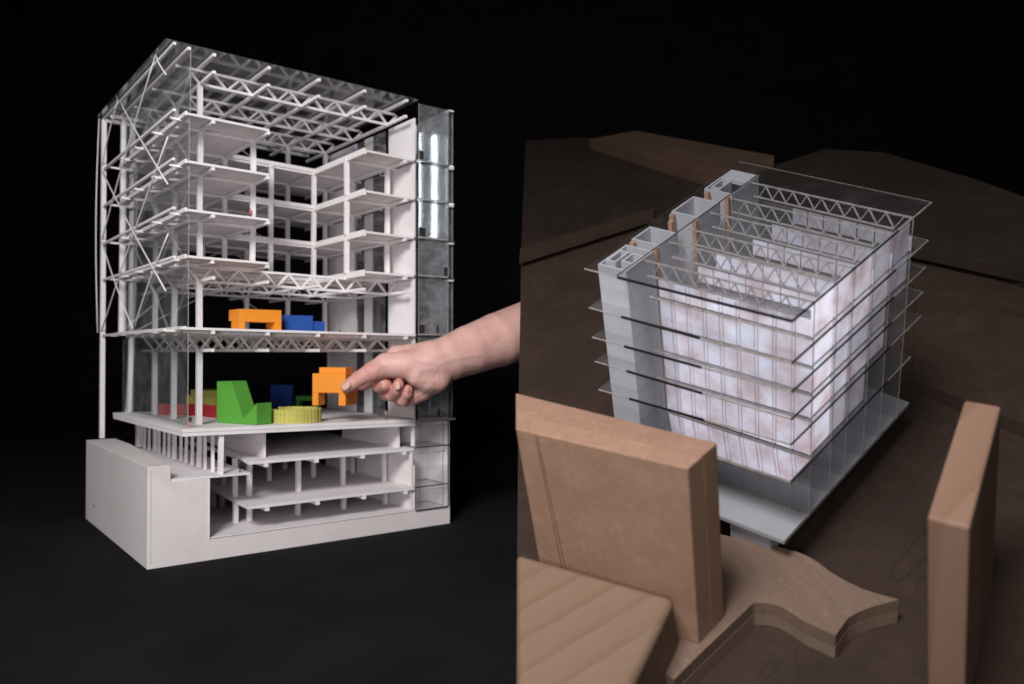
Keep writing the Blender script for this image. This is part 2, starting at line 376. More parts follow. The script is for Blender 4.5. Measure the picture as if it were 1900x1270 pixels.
# ---------- stair and lift core
LS = ['G', 'L2', 'L3', 'L4', 'L5', 'L6', 'roof']
for lo, hi in zip(LS[:-1], LS[1:]):
    z0 = zl(lo, .41) + .0003; z1 = zl(hi, .41) - (.0045 if hi != 'roof' else .028)
    box('core_panel', root, (.412, .006, z0), (.4150, .092, z1), 'card')
    box('core_pane', root, (.4126, .105, z0), (.4136, .152, z1), 'clear_dirty')
    box('core_panel', root, (.412, .1535, z0), (.4150, .181, z1), 'card')
    box('core_pane', root, (.4126, .182, z0), (.4136, .214, z1), 'clear_dirty')
    box('core_panel', root, (.412, .2155, z0), (.4150, .325, z1), 'card')
    box('core_post', root, (.411, .3275, z0), (.4155, .336, z1), 'card')
    # lift shaft: front pane, side pane, outer pane, floor sheet
    zf = zl(lo, .45); zh = zl(hi, .45)
    dirty = 'clear_dirty'
    box('shaft_pane', root, (.4172, -.001, zf + .002), (.4735, .0002, zh - .0045), dirty)
    box('shaft_pane', root, (.4740, -.001, zf + .002), (.4750, .10, zh - .0045), dirty)
    box('shaft_pane', root, (.4860, .004, zf - .001), (.4868, .11, zh - .007), dirty)
    box('shaft_floor', root, (.4115, -.0035, zf - .0035), (.487, .125, zf - .0005), 'clear_film')
    box('shaft_trim', root, (.4165, -.0022, zf - .0006), (.4745, .0000, zf + .0016), 'acr_edge')
    box('shaft_trim', root, (.4738, -.0022, zf - .001), (.4745, -.0012, zh - .004), 'acr_edge')
    box('shaft_trim', root, (.4862, .0030, zf - .001), (.4868, .0039, zh - .007), 'acr_edge')
    box('shaft_trim', root, (.4163, -.0020, zf + .001), (.4168, -.0012, zh - .004), 'acr_edge')
    box('block', root, (.4765, -.002, zh - .0062), (.4855, .012, zh - .0036), 'card')
    # little door openings cut in the shaft pane
    dx = {'L6': .418, 'L5': .0, 'L4': .418, 'L3': .4665, 'L2': .418, 'G': .4545}[lo]
    if dx:
        dw = {'L6': .0085, 'L4': .0125, 'L3': .0095, 'L2': .011, 'G': .0042}[lo]
        box('door_opening', root, (dx, -.0016, zf + .0025), (dx + dw, -.0012, zf + (.017 if lo != 'G' else .016)), 'slit')
        box('door_frame', root, (dx + dw, -.0018, zf + .0025), (dx + dw + .0007, -.0010, zf + .0178), 'acr_edge')
        box('door_frame', root, (dx, -.0018, zf + .0172), (dx + dw, -.0010, zf + .0179), 'acr_edge')
box('door_opening', root, (.4520, -.0016, zl('L2', .45) + .0025), (.4555, -.0012, zl('L2', .45) + .0152), 'slit')
strip('post', root, (.478, .115, .18), (.478, .115, .70), .006, .006, 'card', (1, 0, 0))
# wall doors on the inner core panel, hall level
for y, w, h in ((.316, .010, .011), (.281, .008, .0125), (.226, .036, .033)):
    z = zl('L2', .41)
    box('door_leaf', root, (.4112, y - w / 2, z), (.4119, y + w / 2, z + h), 'card' if w > .02 else 'slit')
# basement lift boxes: clear cubicles with white walls
for z0, z1 in ((.0312, .0665), (.0695, .1300), (.1345, .1725)):
    box('cubicle_back', root, (.4125, .060, z0), (.4745, .0625, z1), 'card')
    box('cubicle_side', root, (.4700, .012, z0), (.4725, .060, z1), 'card')
    box('cubicle_side', root, (.4115, .004, z0), (.4135, .014, z1 if z0 < .05 or z0 > .13 else z0 + .034), 'card')
    box('cubicle_front', root, (.4150, -.0005, z0), (.4735, .0003, z0 + (z1 - z0) * (.52 if z0 > .06 and z0 < .1 else .90)), 'clear_film')
    box('cubicle_floor', root, (.4118, -.002, z0 - .0022), (.4745, .0595, z0 - .0004), 'clear_film')
    box('cubicle_trim', root, (.4118, -.0026, z0 - .0024), (.4745, -.0018, z0 - .0006), 'acr_dark')
    box('cubicle_trim', root, (.4741, -.0024, z0 - .0006), (.4748, -.0012, z1), 'acr_dark')
    box('cubicle_trim', root, (.4141, -.0024, z0), (.4147, -.0014, z1), 'acr_edge')
    box('cubicle_trim', root, (.4141, -.0024, z0 + (z1 - z0) * .88), (.4741, -.0015, z0 + (z1 - z0) * .90), 'acr_edge')
    box('end_wall', root, (.4765, .002, z0 - .002), (.4800, .115, z1), 'card')
box('shaft_base_sheet', root, (.4105, -.005, .1745), (.4875, .13, .1785), 'clear_film')
box('shaft_base_trim', root, (.4105, -.0055, .1749), (.4875, -.0050, .1783), 'acr_edge')
# ------------------------------------------------------------------ colourful blocks (things on the floors)
def Lp(x, y, z): return LM @ Vector((x, y, z))
def lthing(name, verts, faces, mats, loc, label, cat, rz=0, fm=None, bv=.0004, group=None):
    me = mesh(name, verts, faces, mats, fm); o = link(name, me, None, label, cat, group)
    o.matrix_world = LM @ Matrix.Translation(loc) @ Matrix.Rotation(rz, 4, 'Z')
    if bv: bevel(o, bv, 1)
    return o
def boxes(bl):
    vs, fs = [], []
    for a, b in bl:
        k = len(vs); a = Vector(a); b = Vector(b)
        for c in CV: vs.append(tuple((a[i] + b[i]) / 2 + c[i] * (b[i] - a[i]) for i in range(3)))
        for q in CF: fs.append(tuple(k + i for i in q))
    return vs, fs
def xz_prism(poly, y0, y1):
    n = len(poly); v = [(x, y0, z) for x, z in poly] + [(x, y1, z) for x, z in poly]
    f = [tuple(range(n)), tuple(range(n, 2 * n))[::-1]] + [(i, n + i, n + (i + 1) % n, (i + 1) % n) for i in range(n)]
    return v, f
zG = zl('G', .13)
v, f = xz_prism([(0, 0), (.0805, 0), (.0805, .0315), (.0535, .008), (.0295, .0625), (0, .0620)], 0, .030)
lthing('green_block', v, f, ['green'], (.1163, .0822, zG + .0002), 'green foam block with a V-shaped notch and one tall slanted side, on the ground slab', 'block', math.atan2(-.906, .423))
def wall_path(pts, th, h, close=False):
    vs, fs = [], []; n = len(pts)
    for i, p in enumerate(pts):
        a = Vector(pts[max(i - 1, 0)]); b = Vector(pts[min(i + 1, n - 1)]); d = (b - a).normalized(); nn = Vector((-d.y, d.x)) * th / 2
        q = Vector(p)
        for s in (1, -1):
            for z in (0, h): vs.append((q.x + s * nn.x, q.y + s * nn.y, z))
    for i in range(n - 1):
        k = 4 * i; m = k + 4
        fs += [(k, m, m + 1, k + 1), (k + 2, k + 3, m + 3, m + 2), (k + 1, m + 1, m + 3, k + 3), (k, k + 2, m + 2, m)]
    fs += [(0, 1, 3, 2), (4 * n - 4, 4 * n - 2, 4 * n - 1, 4 * n - 3)]
    return vs, fs
def catmull(P, k=8):
    out = []
    for i in range(len(P) - 1):
        p0 = Vector(P[max(i - 1, 0)]); p1 = Vector(P[i]); p2 = Vector(P[i + 1]); p3 = Vector(P[min(i + 2, len(P) - 1)])
        for j in range(k):
            t = j / k
            out.append(.5 * ((2 * p1) + (-p0 + p2) * t + (2 * p0 - 5 * p1 + 4 * p2 - p3) * t * t + (-p0 + 3 * p1 - 3 * p2 + p3) * t ** 3))
    out.append(Vector(P[-1])); return [tuple(p) for p in out]
v, f = wall_path(catmull([(.088, .294), (.108, .266), (.128, .258), (.140, .232), (.143, .196), (.156, .172), (.180, .178), (.2055, .200), (.2230, .192), (.2420, .192)]), .0045, .0195)
lthing('red_wall', v, f, ['red'], (0, 0, zG - .0004), 'low red wavy card wall winding behind the green block', 'wall', bv=0)
# yellow ring of thin upright strips
yr = link('yellow_ring', None, None) if False else empty('yellow_ring', LM @ Matrix.Translation((.2225, .043, zl('G', .2225))), 'pale yellow curved ring wall of thin upright strips right of the green block', 'ring')
NSTR = 74
for i in range(NSTR):
    a = math.radians(150 + 318 * i / NSTR); r = .0375 + (.0009 if i % 2 else 0) + jit(.0005); hh = .0212 + jit(.0006)
    x, y = r * math.cos(a), r * math.sin(a)
    w = 2 * math.pi * .0385 * 318 / 360 / NSTR
    o = link('strip', cube('yellow'), yr); o.matrix_local = Matrix.Translation((x, y, hh / 2 + .0001)) @ Matrix.Rotation(a + jit(.05), 4, 'Z') @ Matrix.Diagonal((.0034, w * .98, hh, 1))
v, f = boxes([((0, 0, 0), (.058, .075, .0290)), ((.004, .004, .0290), (.058, .060, .0395))])
lthing('yellow_steps', v, f, ['yellow'], (.150, .285, zG), 'pale yellow two-step block behind the red wavy wall', 'block', 0)
v, f = boxes([((0, 0, 0), (.040, .03, .046)), ((.022, -.006, 0), (.040, 0, .040))])
lthing('blue_tower_block', v, f, ['blue'], (.300, .345, zl('G', .3)), 'dark blue tall block in the shade at the back of the hall', 'block', math.radians(-30))
v, f = boxes([((0, 0, 0), (.008, .026, .020)), ((.032, 0, 0), (.040, .026, .020)), ((0, 0, .020), (.040, .026, .028))])
lthing('green_table_block', v, f, ['darkgreen'], (.318, .268, zl('G', .33)), 'dark green table-shaped block in the shade behind the yellow ring', 'block', math.radians(-35))
# blocks on the second floor
z2 = zl('L2', .15)
v, f = boxes([((0, .0, .012), (.064, .034, .0305)), ((.0, -.0, 0), (.008, .034, .012)), ((.054, 0, 0), (.064, .034, .012)), ((-.0, .034, .014), (.064, .044, .0305))])
lthing('orange_arch_block', v, f, ['orange_grain'], (.1325, .030, z2), 'orange arch-shaped wooden block standing on the upper floor beside the blue block', 'block', math.radians(2))
v, f = boxes([((0, 0, 0), (.046, .036, .026)), ((.046, .004, 0), (.068, .030, .0175))])
lthing('blue_step_block', v, f, ['blue'], (.213, .058, zl('L2', .24)), 'blue foam block with a lower step, on the upper floor beside the orange arch', 'block', math.radians(1))

# ------------------------------------------------------------------ tiny scale figures
def figure(loc, label, top, legs, skin=(.55, .33, .25), h=.0165):
    name = 'scale_figure'
    mats = []
    for i, c in enumerate((legs, top, skin, (.05, .03, .02))):
        k = 'fig_%d_%d' % (len(M), i); M[k] = paint(k, c, .6, .05); mats.append(k)
    vs, fs, fm = [], [], []
    def tube(rings, mi, seg=8):
        k = len(vs)
        for (x, y, z, rx, ry) in rings:
            for s in range(seg): vs.append((x + rx * math.cos(2 * math.pi * s / seg), y + ry * math.sin(2 * math.pi * s / seg), z))
        for r in range(len(rings) - 1):
            for s in range(seg): fs.append((k + r * seg + s, k + r * seg + (s + 1) % seg, k + (r + 1) * seg + (s + 1) % seg, k + (r + 1) * seg + s)); fm.append(mi)
        fs.append(tuple(k + s for s in range(seg))[::-1]); fm.append(mi)
        fs.append(tuple(k + (len(rings) - 1) * seg + s for s in range(seg))); fm.append(mi)
    for s in (-1, 1):
        tube([(s * .055, -.04, 0, .03, .065), (s * .055, -.01, .03, .032, .05), (s * .05, 0, .26, .036, .045), (s * .045, 0, .48, .055, .06)], 0)
        tube([(s * .13, .02, .42, .022, .022), (s * .15, 0, .60, .026, .028), (s * .12, 0, .80, .035, .035)], 1)
    tube([(0, 0, .46, .10, .07), (0, 0, .60, .09, .065), (0, 0, .74, .12, .07), (0, 0, .81, .11, .06), (0, 0, .845, .04, .04)], 1)
    tube([(0, 0, .84, .03, .03), (0, -.005, .875, .045, .05), (0, -.008, .92, .055, .065), (0, -.005, .96, .05, .06)], 2)
    tube([(0, .006, .935, .058, .066), (0, .004, .97, .05, .058), (0, 0, 1.0, .022, .025)], 3)
    vs = [(x * h, y * h, z * h) for x, y, z in vs]
    o = link(name, mesh(name, vs, fs, mats, fm, True), None, label, 'figure', 'tiny scale figures')
    o.matrix_world = LM @ Matrix.Translation(loc) @ Matrix.Rotation(math.radians(-40), 4, 'Z')
figure((.0613, .0238, zl('G', .06)), 'tiny figure in dark top and pink skirt at the front left slab corner', (.03, .035, .03), (.62, .22, .22))
figure((.3640, .0120, zl('G', .367)), 'tiny model figure in grey clothes at the right end of the ground slab', (.34, .34, .36), (.10, .09, .09))
figure((.1263, .0094, .1172), 'tiny model figure in dark blue on the narrow terrace', (.02, .03, .05), (.012, .02, .035))
figure((.148, .030, zl('L4', .148)), 'tiny model figure in red on the fourth floor by a column', (.40, .12, .12), (.07, .06, .06))
figure((.3245, .050, zl('L6', .3245)), 'tiny model figure in blue standing on the top floor at the right', (.08, .12, .25), (.30, .10, .10))

# ------------------------------------------------------------------ held orange block
A12 = math.radians(12)
p_right = cam_point(641, 753.5, 1.228); xa = Vector((math.cos(A12), -math.sin(A12), 0)); ya = Vector((math.sin(A12), math.cos(A12), 0))
BW = .0545
org = p_right - xa * BW
v, f = boxes([((0, 0, .0193), (BW, .046, .0488)), ((0, 0, 0), (.0100, .024, .0195)), ((.0430, 0, 0), (BW, .046, .0195)), ((.0065, .010, .0486), (BW - .004, .040, .0580))])
hb = link('orange_held_block', mesh('orange_held_block', v, f, ['orange_grain']), None, 'orange wooden block with two legs held above the floor between thumb and finger', 'block')
hb.matrix_world = Matrix.Translation(org) @ Matrix((xa, ya, Vector((0, 0, 1)))).transposed().to_4x4(); bevel(hb, .0005, 1)

# ------------------------------------------------------------------ hand and forearm, one continuous skin
D0 = 1.245
def hp(zx, zy, dd, rz):
    d = D0 + dd
    return np.array(cam_point(503 + zx / 4.233, 560 + zy / 4.233, d)), rz / 4.233 / FPX * d
chains = {
 'arm': ([(2450, 60, .22, 225), (2100, 185, .14, 222), (1778, 303, .075, 213), (1560, 380, .042, 194), (1400, 443, .020, 177), (1280, 486, .006, 166), (1200, 500, .003, 146)], .002),
 'p1': ([(1230, 450, .004, 140), (1100, 440, .012, 108), (990, 432, .016, 88)], .002),
 'p2': ([(1230, 500, .014, 150), (1120, 490, .028, 110), (1010, 490, .036, 86)], .002),
 'p3': ([(1240, 540, .016, 140), (1150, 560, .034, 105), (1060, 570, .044, 82)], .002),
 'p4': ([(1250, 570, .012, 130), (1170, 630, .030, 100), (1110, 660, .042, 76)], .002),
 'hyp': ([(1300, 590, .006, 105), (1200, 690, .008, 84), (1120, 745, .016, 66), (1060, 775, .026, 54)], .002),
 'thumb': ([(1200, 500, -.006, 128), (1060, 500, -.014, 112), (905, 500, -.017, 98), (795, 548, -.019, 76), (700, 600, -.021, 60), (690, 606, -.021, 61), (640, 640, -.0225, 54), (596, 671, -.024, 48)], .002),
 'then': ([(1140, 590, -.018, 78), (1230, 625, -.008, 88), (1300, 610, .0, 100)], .002),
 'index': ([(990, 432, .016, 86), (880, 540, .034, 70), (800, 600, .040, 60), (725, 645, .040, 52), (655, 650, .036, 45)], .002),
 'middle': ([(1010, 490, .036, 84), (900, 590, .040, 66), (846, 640, .026, 58), (850, 662, .004, 55), (900, 654, -.013, 50)], .002),
 'ring': ([(1060, 570, .044, 78), (950, 680, .044, 62), (900, 722, .026, 54), (945, 735, .002, 50), (985, 695, -.013, 47), (1001, 652, -.020, 45)], .002),
 'pinky': ([(1110, 660, .042, 70), (1040, 740, .040, 56), (1012, 772, .024, 50), (1040, 772, .002, 49), (1066, 722, -.009, 44), (1076, 690, -.012, 38)], .002),
}
def build_hand():
    allp = [hp(*q) for c, _ in chains.values() for q in c]
    lo = np.min([p - r for p, r in allp], 0) - .006; hi = np.max([p + r for p, r in allp], 0) + .006
    h = .0011
    dims = np.ceil((hi - lo) / h).astype(int) + 1
    ax = [lo[i] + h * np.arange(dims[i]) for i in range(3)]
    big = .02
    def sdf_chain(ch, k):
        pts = [hp(*q) for q in ch]; F = np.full(dims, big, np.float32)
        for (a, ra), (b, rb) in zip(pts[:-1], pts[1:]):
            m0 = np.minimum(a - ra, b - rb) - .018; m1 = np.maximum(a + ra, b + rb) + .018
            i0 = np.clip(((m0 - lo) / h).astype(int), 0, dims - 1); i1 = np.clip(((m1 - lo) / h).astype(int) + 2, 1, dims)
            X, Y, Z = np.meshgrid(ax[0][i0[0]:i1[0]], ax[1][i0[1]:i1[1]], ax[2][i0[2]:i1[2]], indexing='ij')
            ab = b - a; L2 = ab @ ab
            t = np.clip(((X - a[0]) * ab[0] + (Y - a[1]) * ab[1] + (Z - a[2]) * ab[2]) / L2, 0, 1)
            d = np.sqrt((X - a[0] - t * ab[0]) ** 2 + (Y - a[1] - t * ab[1]) ** 2 + (Z - a[2] - t * ab[2]) ** 2) - (ra + (rb - ra) * t)
            sl = tuple(slice(i0[i], i1[i]) for i in range(3)); G = F[sl]; F[sl] = smin(G, d.astype(np.float32), k)
        return F
    def smin(a, b, k):
        hh = np.clip(.5 + .5 * (b - a) / k, 0, 1)
        return b * (1 - hh) + a * hh - k * hh * (1 - hh)
    palm = None
    for n in ('arm', 'p1', 'p2', 'p3', 'p4', 'hyp', 'then', 'thumb'):
        d = sdf_chain(*chains[n]) if n != 'thumb' else sdf_chain(chains[n][0], .002)
        palm = d if palm is None else smin(palm, d, .009 if n not in ('hyp', 'thumb') else .0065)
    F = palm
    for n in ('index', 'middle', 'ring', 'pinky'):
        F = smin(F, sdf_chain(chains[n][0], .002), .0016)
    # surface nets
    ins = F < 0
    c = np.zeros(tuple(dims - 1), np.int8)
    for dx in (0, 1):
        for dy in (0, 1):
            for dz in (0, 1): c += ins[dx:dims[0] - 1 + dx, dy:dims[1] - 1 + dy, dz:dims[2] - 1 + dz]
    act = np.argwhere((c > 0) & (c < 8)); idx = -np.ones(c.shape, np.int64); idx[tuple(act.T)] = np.arange(len(act))
    acc = np.zeros((len(act), 3)); cnt = np.zeros(len(act))
    corners = [(0, 0, 0), (1, 0, 0), (0, 1, 0), (1, 1, 0), (0, 0, 1), (1, 0, 1), (0, 1, 1), (1, 1, 1)]
    for a in range(8):
        for b in range(a + 1, 8):
            da = np.array(corners[a]); db = np.array(corners[b])
            if abs(da - db).sum() != 1: continue
            fa = F[tuple((act + da).T)]; fb = F[tuple((act + db).T)]; m = (fa < 0) != (fb < 0)
            t = np.where(m, fa / np.where(fa - fb == 0, 1, fa - fb), 0)
            acc[m] += (da + t[:, None] * (db - da))[m]; cnt[m] += 1
    V = lo + h * (act + acc / cnt[:, None])
    faces = []
    for axn in range(3):
        s0 = [slice(1, dims[i] - 1) for i in range(3)]; s0[axn] = slice(0, dims[axn] - 1)
        s1 = list(s0); s1[axn] = slice(1, dims[axn])
        A = ins[tuple(s0)]; B = ins[tuple(s1)]; e = np.argwhere(A != B)
        off = np.array([s.start for s in s0]); e2 = e + off
        u, w = [(1, 2), (2, 0), (0, 1)][axn]
        du = np.zeros(3, int); du[u] = 1; dw = np.zeros(3, int); dw[w] = 1
        q = np.stack([idx[tuple((e2 - du - dw).T)], idx[tuple((e2 - dw).T)], idx[tuple(e2.T)], idx[tuple((e2 - du).T)]], 1)
        fl = A[tuple(e.T)]; q[~fl] = q[~fl][:, ::-1]; faces.append(q)
    Q = np.concatenate(faces)
    return V, Q
def skin_mat():
    m, t, b = nt('skin'); v = pos(t, kind='World')
    f1 = noise(t, v, 38, 4, .6); f2 = noise(t, v, 900, 3, .6); f3 = noise(t, v, 150, 4, .6)
    c = ramp(t, f1, [(.30, (.60, .33, .285)), (.55, (.68, .415, .36)), (.75, (.64, .355, .31))])
    at = N(t, 'ShaderNodeAttribute'); at.attribute_name = 'flush'
    c = mixc(t, at.outputs['Fac'], c, (.52, .185, .145))
    vv = N(t, 'ShaderNodeAttribute'); vv.attribute_name = 'vein'
    vm = N(t, 'ShaderNodeMath'); vm.operation = 'MULTIPLY'; t.links.new(vv.outputs['Fac'], vm.inputs[0]); vm.inputs[1].default_value = .45
    c = mixc(t, vm.outputs[0], c, (.36, .27, .28))
    c = mixc(t, ramp(t, f3, [(.55, (0, 0, 0)), (.8, (.25, .25, .25))]), c, (.50, .24, .20))
    t.links.new(c, b.inputs['Base Color']); b.inputs['Roughness'].default_value = .48; b.inputs['Specular IOR Level'].default_value = .35
    b.inputs['Subsurface Weight'].default_value = .12; b.inputs['Subsurface Radius'].default_value = (.006, .0022, .0012); b.inputs['Subsurface Scale'].default_value = .6
    bump(t, b, f2, .28, .0005); M['skin'] = m
    m, t, b = nt('nail'); b.inputs['Base Color'].default_value = (.70, .42, .36, 1); b.inputs['Roughness'].default_value = .28; M['nail'] = m
skin_mat()
V, Q = build_hand()
me = bpy.data.meshes.new('hand'); me.from_pydata(V.tolist(), [], Q.tolist()); me.materials.append(M['skin'])
for p in me.polygons: p.use_smooth = True
flush = np.zeros(len(V), np.float32)
for n in ('thumb', 'index', 'middle', 'ring', 'pinky', 'hyp'):
    for q in chains[n][0][3 if n in('thumb','index') else 2:]:
        p, r = hp(*q); d = np.linalg.norm(V - p, axis=1); flush = np.maximum(flush, .55 * np.clip(1 - (d - r * .8) / .012, 0, 1))
nrm_ = np.array([v_.normal[:] for v_ in me.vertices])
def to_zoom(P):
    c_ = P - np.array([0, 0, HC]); yy = c_[:, 1] * math.cos(PITCH) + c_[:, 2] * math.sin(PITCH); zz = -c_[:, 1] * math.sin(PITCH) + c_[:, 2] * math.cos(PITCH)
    return np.stack([(CX + FPX * c_[:, 0] / yy - 503) * 4.233, (CY - FPX * zz / yy - 560) * 4.233], 1)
ZV = to_zoom(V); facing = np.clip(-nrm_[:, 1] * 1.6, 0, 1)
def polyline(pts, w):
    d = np.full(len(V), 1e9)
    for a_, b_ in zip(pts[:-1], pts[1:]):
        a_ = np.array(a_, float); b_ = np.array(b_, float); ab = b_ - a_; t_ = np.clip(((ZV - a_) @ ab) / (ab @ ab), 0, 1)
        d = np.minimum(d, np.linalg.norm(ZV - a_ - t_[:, None] * ab, axis=1))
    return np.exp(-(d / w) ** 2) * facing
crease = np.zeros(len(V)); vein = np.zeros(len(V))
for pts, w, a_ in [([(655, 560), (672, 585), (680, 612)], 6, .7), ([(672, 552), (690, 580), (694, 606)], 6, .6), ([(640, 575), (656, 600), (664, 622)], 5, .4),
                   ([(838, 600), (850, 560), (880, 520)], 8, .5), ([(1045, 612), (1082, 640), (1096, 690), (1090, 735)], 9, 1.0), ([(1060, 600), (1110, 610), (1160, 600), (1200, 575)], 9, .45),
                   ([(1255, 690), (1210, 730), (1150, 762)], 7, .7), ([(1230, 705), (1180, 750), (1120, 775)], 6, .5), ([(1290, 660), (1240, 640), (1200, 650)], 9, .4), ([(1300, 560), (1285, 610), (1300, 665)], 9, .45),
                   ([(1330, 545), (1320, 600), (1340, 650)], 7, .3)]:
    crease = np.maximum(crease, a_ * polyline(pts, w))
for pts, w, a_ in [([(1100, 470), (1180, 478), (1280, 490), (1310, 520), (1290, 545)], 12, .8), ([(1310, 500), (1420, 462), (1520, 440), (1640, 420)], 13, .7), ([(1170, 545), (1260, 530), (1310, 510)], 11, .6), ([(1420, 462), (1500, 500), (1600, 505)], 12, .4)]:
    vein = np.maximum(vein, a_ * polyline(pts, w))
V = V + nrm_ * (-.0010 * crease + .00075 * vein)[:, None]
me.vertices.foreach_set('co', V.astype(np.float32).ravel()); me.update()
flush = np.clip(flush + .35 * crease, 0, 1).astype(np.float32)
av = me.attributes.new('vein', 'FLOAT', 'POINT'); av.data.foreach_set('value', vein.astype(np.float32))
at = me.attributes.new('flush', 'FLOAT', 'POINT'); at.data.foreach_set('value', flush)
hand = link('person', me, None, 'bare hand and forearm reaching in from the right, pinching the orange block', 'person')
sm = hand.modifiers.new('smooth', 'SMOOTH'); sm.factor = .5; sm.iterations = 3
def nail(zx, zy, dd, w, l, ang, nrm, label=None):
    c, _ = hp(zx, zy, dd, 1); c = Vector(c); s = 1 / 4.233 / FPX * (D0 + dd)
    fw = Vector((math.cos(ang), 0, -math.sin(ang))); nn = Vector(nrm).normalized(); fw = (fw - nn * fw.dot(nn)).normalized(); sd = nn.cross(fw)
    vs, fs = [], []; R, K = 5, 14
    vs.append(c + nn * w * s * .22)
    for r in range(1, R + 1):
        for k in range(K):
            a = 2 * math.pi * k / K; q = r / R
            ca, sa = math.cos(a), math.sin(a); ex = abs(ca) ** .7 * (1 if ca > 0 else -1); ey = abs(sa) ** .7 * (1 if sa > 0 else -1)
            vs.append(c + fw * ex * l * s * q + sd * ey * w * s * q + nn * w * s * .22 * (1 - (ey * q) ** 2 * 1.6) )
    for k in range(K): fs.append((0, 1 + k, 1 + (k + 1) % K))
    for r in range(R - 1):
        for k in range(K): fs.append((1 + r * K + k, 1 + (r + 1) * K + k, 1 + (r + 1) * K + (k + 1) % K, 1 + r * K + (k + 1) % K))
    link('nail', mesh('nail', vs, fs, ['nail'], smooth=True), hand)
nail(590, 657, -.0338, 32, 40, math.radians(145), (-.40, -.85, .30))
nail(874, 650, -.0205, 20, 27, math.radians(262), (-.62, -.78, .05))
nail(990, 664, -.0305, 23, 26, math.radians(80), (-.18, -.97, -.05))

# ================================================================== RIGHT: small acrylic model on its tilted site board
RR = Matrix(((0.70409065, 0.69426457, -0.14917457), (-0.66771958, 0.57579118, -0.47182102), (-0.24167522, 0.43181156, 0.86898324)))
RSC = 1.32   # true size of the site model
RM = Matrix.Translation((0.0441899 * RSC, 0.53300013 * RSC, HC + (0.34491241 - HC) * RSC)) @ RR.to_4x4() @ Matrix.Scale(RSC, 4)
RI = RM.inverted()
def rp(u, v, z):
    """point of the site model's own frame at height z that lies on the sight line of a pixel"""
    o = RI @ Vector((0, 0, HC)); d = (RI @ cam_point(u, v, 1.0)) - o; s = (z - o.z) / d.z; q = o + d * s
    return (q.x, q.y)
ZS = -.19
def wood(name, c1, c2, scale, rot, rings=1.0, rough=.65, fine=900, bands=(.35, .75), knots=False, kind='Object'):
    m, t, b = nt(name); v = pos(t, (1, 1, 1), kind, rot)
    mp = N(t, 'ShaderNodeMapping'); mp.inputs['Scale'].default_value = scale; t.links.new(v, mp.inputs['Vector'])
    f = noise(t, mp.outputs[0], 1.0, 6, .6, .6); g = noise(t, mp.outputs[0], 6.0, 4, .6, .2)
    c = ramp(t, f, [(bands[0], c1), (bands[1], c2)])
    c = mixc(t, ramp(t, g, [(.35, (0, 0, 0)), (.75, (.55,) * 3)]), c, tuple(x * .72 for x in c1))
    sp = ramp(t, noise(t, v, 330, 2, .5), [(.76, (0, 0, 0)), (.80, (.6,) * 3)])
    c = mixc(t, sp, c, tuple(x * .35 for x in c1))
    mq = N(t, 'ShaderNodeMapping'); mq.inputs['Scale'].default_value = (260, 260, 900); mq.inputs['Rotation'].default_value = (.3, .2, .6); t.links.new(v, mq.inputs['Vector'])
    c = mixc(t, ramp(t, noise(t, mq.outputs[0], 1.0, 2, .5), [(.66, (0, 0, 0)), (.74, (.45,) * 3)]), c, tuple(min(1, x * 1.35) for x in c2))
    t.links.new(c, b.inputs['Base Color']); b.inputs['Roughness'].default_value = rough; b.inputs['Specular IOR Level'].default_value = .25
    bump(t, b, noise(t, v, fine, 4, .7), .35, .0006); return m
M['mdf'] = wood('mdf_board', (.31, .185, .125), (.375, .232, .160), (40, 40, 40), (0, 0, 0), fine=1300)
M['mdf_edge'] = wood('mdf_sawn_edge', (.28, .166, .112), (.335, .202, .140), (60, 60, 60), (0, 0, 0), fine=1300)
M['ply'] = wood('birch_ply_face', (.172, .115, .085), (.205, .140, .105), (14, 90, 60), (0, 0, .5), fine=700)
M['ply_dark'] = wood('birch_ply_layer', (.215, .150, .112), (.26, .185, .140), (20, 20, 260), (0, 0, 0), fine=500)
def pine(name, c1, c2, c3, rot, freq, zs=1.0):
    m, t, b = nt(name); v = pos(t, (1, 1, 1), 'Object', rot)
    mp = N(t, 'ShaderNodeMapping'); mp.inputs['Scale'].default_value = (1, .16, zs); t.links.new(v, mp.inputs['Vector'])
    w = N(t, 'ShaderNodeTexWave'); w.bands_direction = 'X'; w.wave_profile = 'SAW'; w.inputs['Scale'].default_value = freq
    w.inputs['Distortion'].default_value = 1.5; w.inputs['Detail'].default_value = 1; w.inputs['Detail Scale'].default_value = .6
    t.links.new(mp.outputs[0], w.inputs['Vector'])
    mp2 = N(t, 'ShaderNodeMapping'); mp2.inputs['Scale'].default_value = (1, .06, 1); t.links.new(v, mp2.inputs['Vector'])
    fine = noise(t, mp2.outputs[0], 900, 3, .6); big = noise(t, v, 26, 3, .5)
    c = ramp(t, w.outputs['Fac'], [(.0, c2), (.62, c1), (.93, c3), (1.0, c2)])
    c = mixc(t, ramp(t, big, [(.3, (0, 0, 0)), (.75, (.5,) * 3)]), c, tuple(x * .9 for x in c2))
    c = mixc(t, ramp(t, fine, [(.35, (.25,) * 3), (.6, (0, 0, 0))]), c, tuple(x * .7 for x in c1))
    sp = ramp(t, noise(t, v, 210, 1, .4), [(.79, (0, 0, 0)), (.81, (.7,) * 3)]); c = mixc(t, sp, c, (.10, .055, .04))
    t.links.new(c, b.inputs['Base Color']); b.inputs['Roughness'].default_value = .6; b.inputs['Specular IOR Level'].default_value = .25
    bump(t, b, noise(t, mp2.outputs[0], 700, 4, .7), .3, .0005); return m
M['pine'] = pine('pine_beam', (.212, .140, .095), (.225, .150, .104), (.180, .114, .074), (0, 0, .26), 17)
M['pine2'] = pine('pine_block', (.275, .165, .113), (.30, .182, .128), (.240, .138, .092), (0, 0, .1), 11)
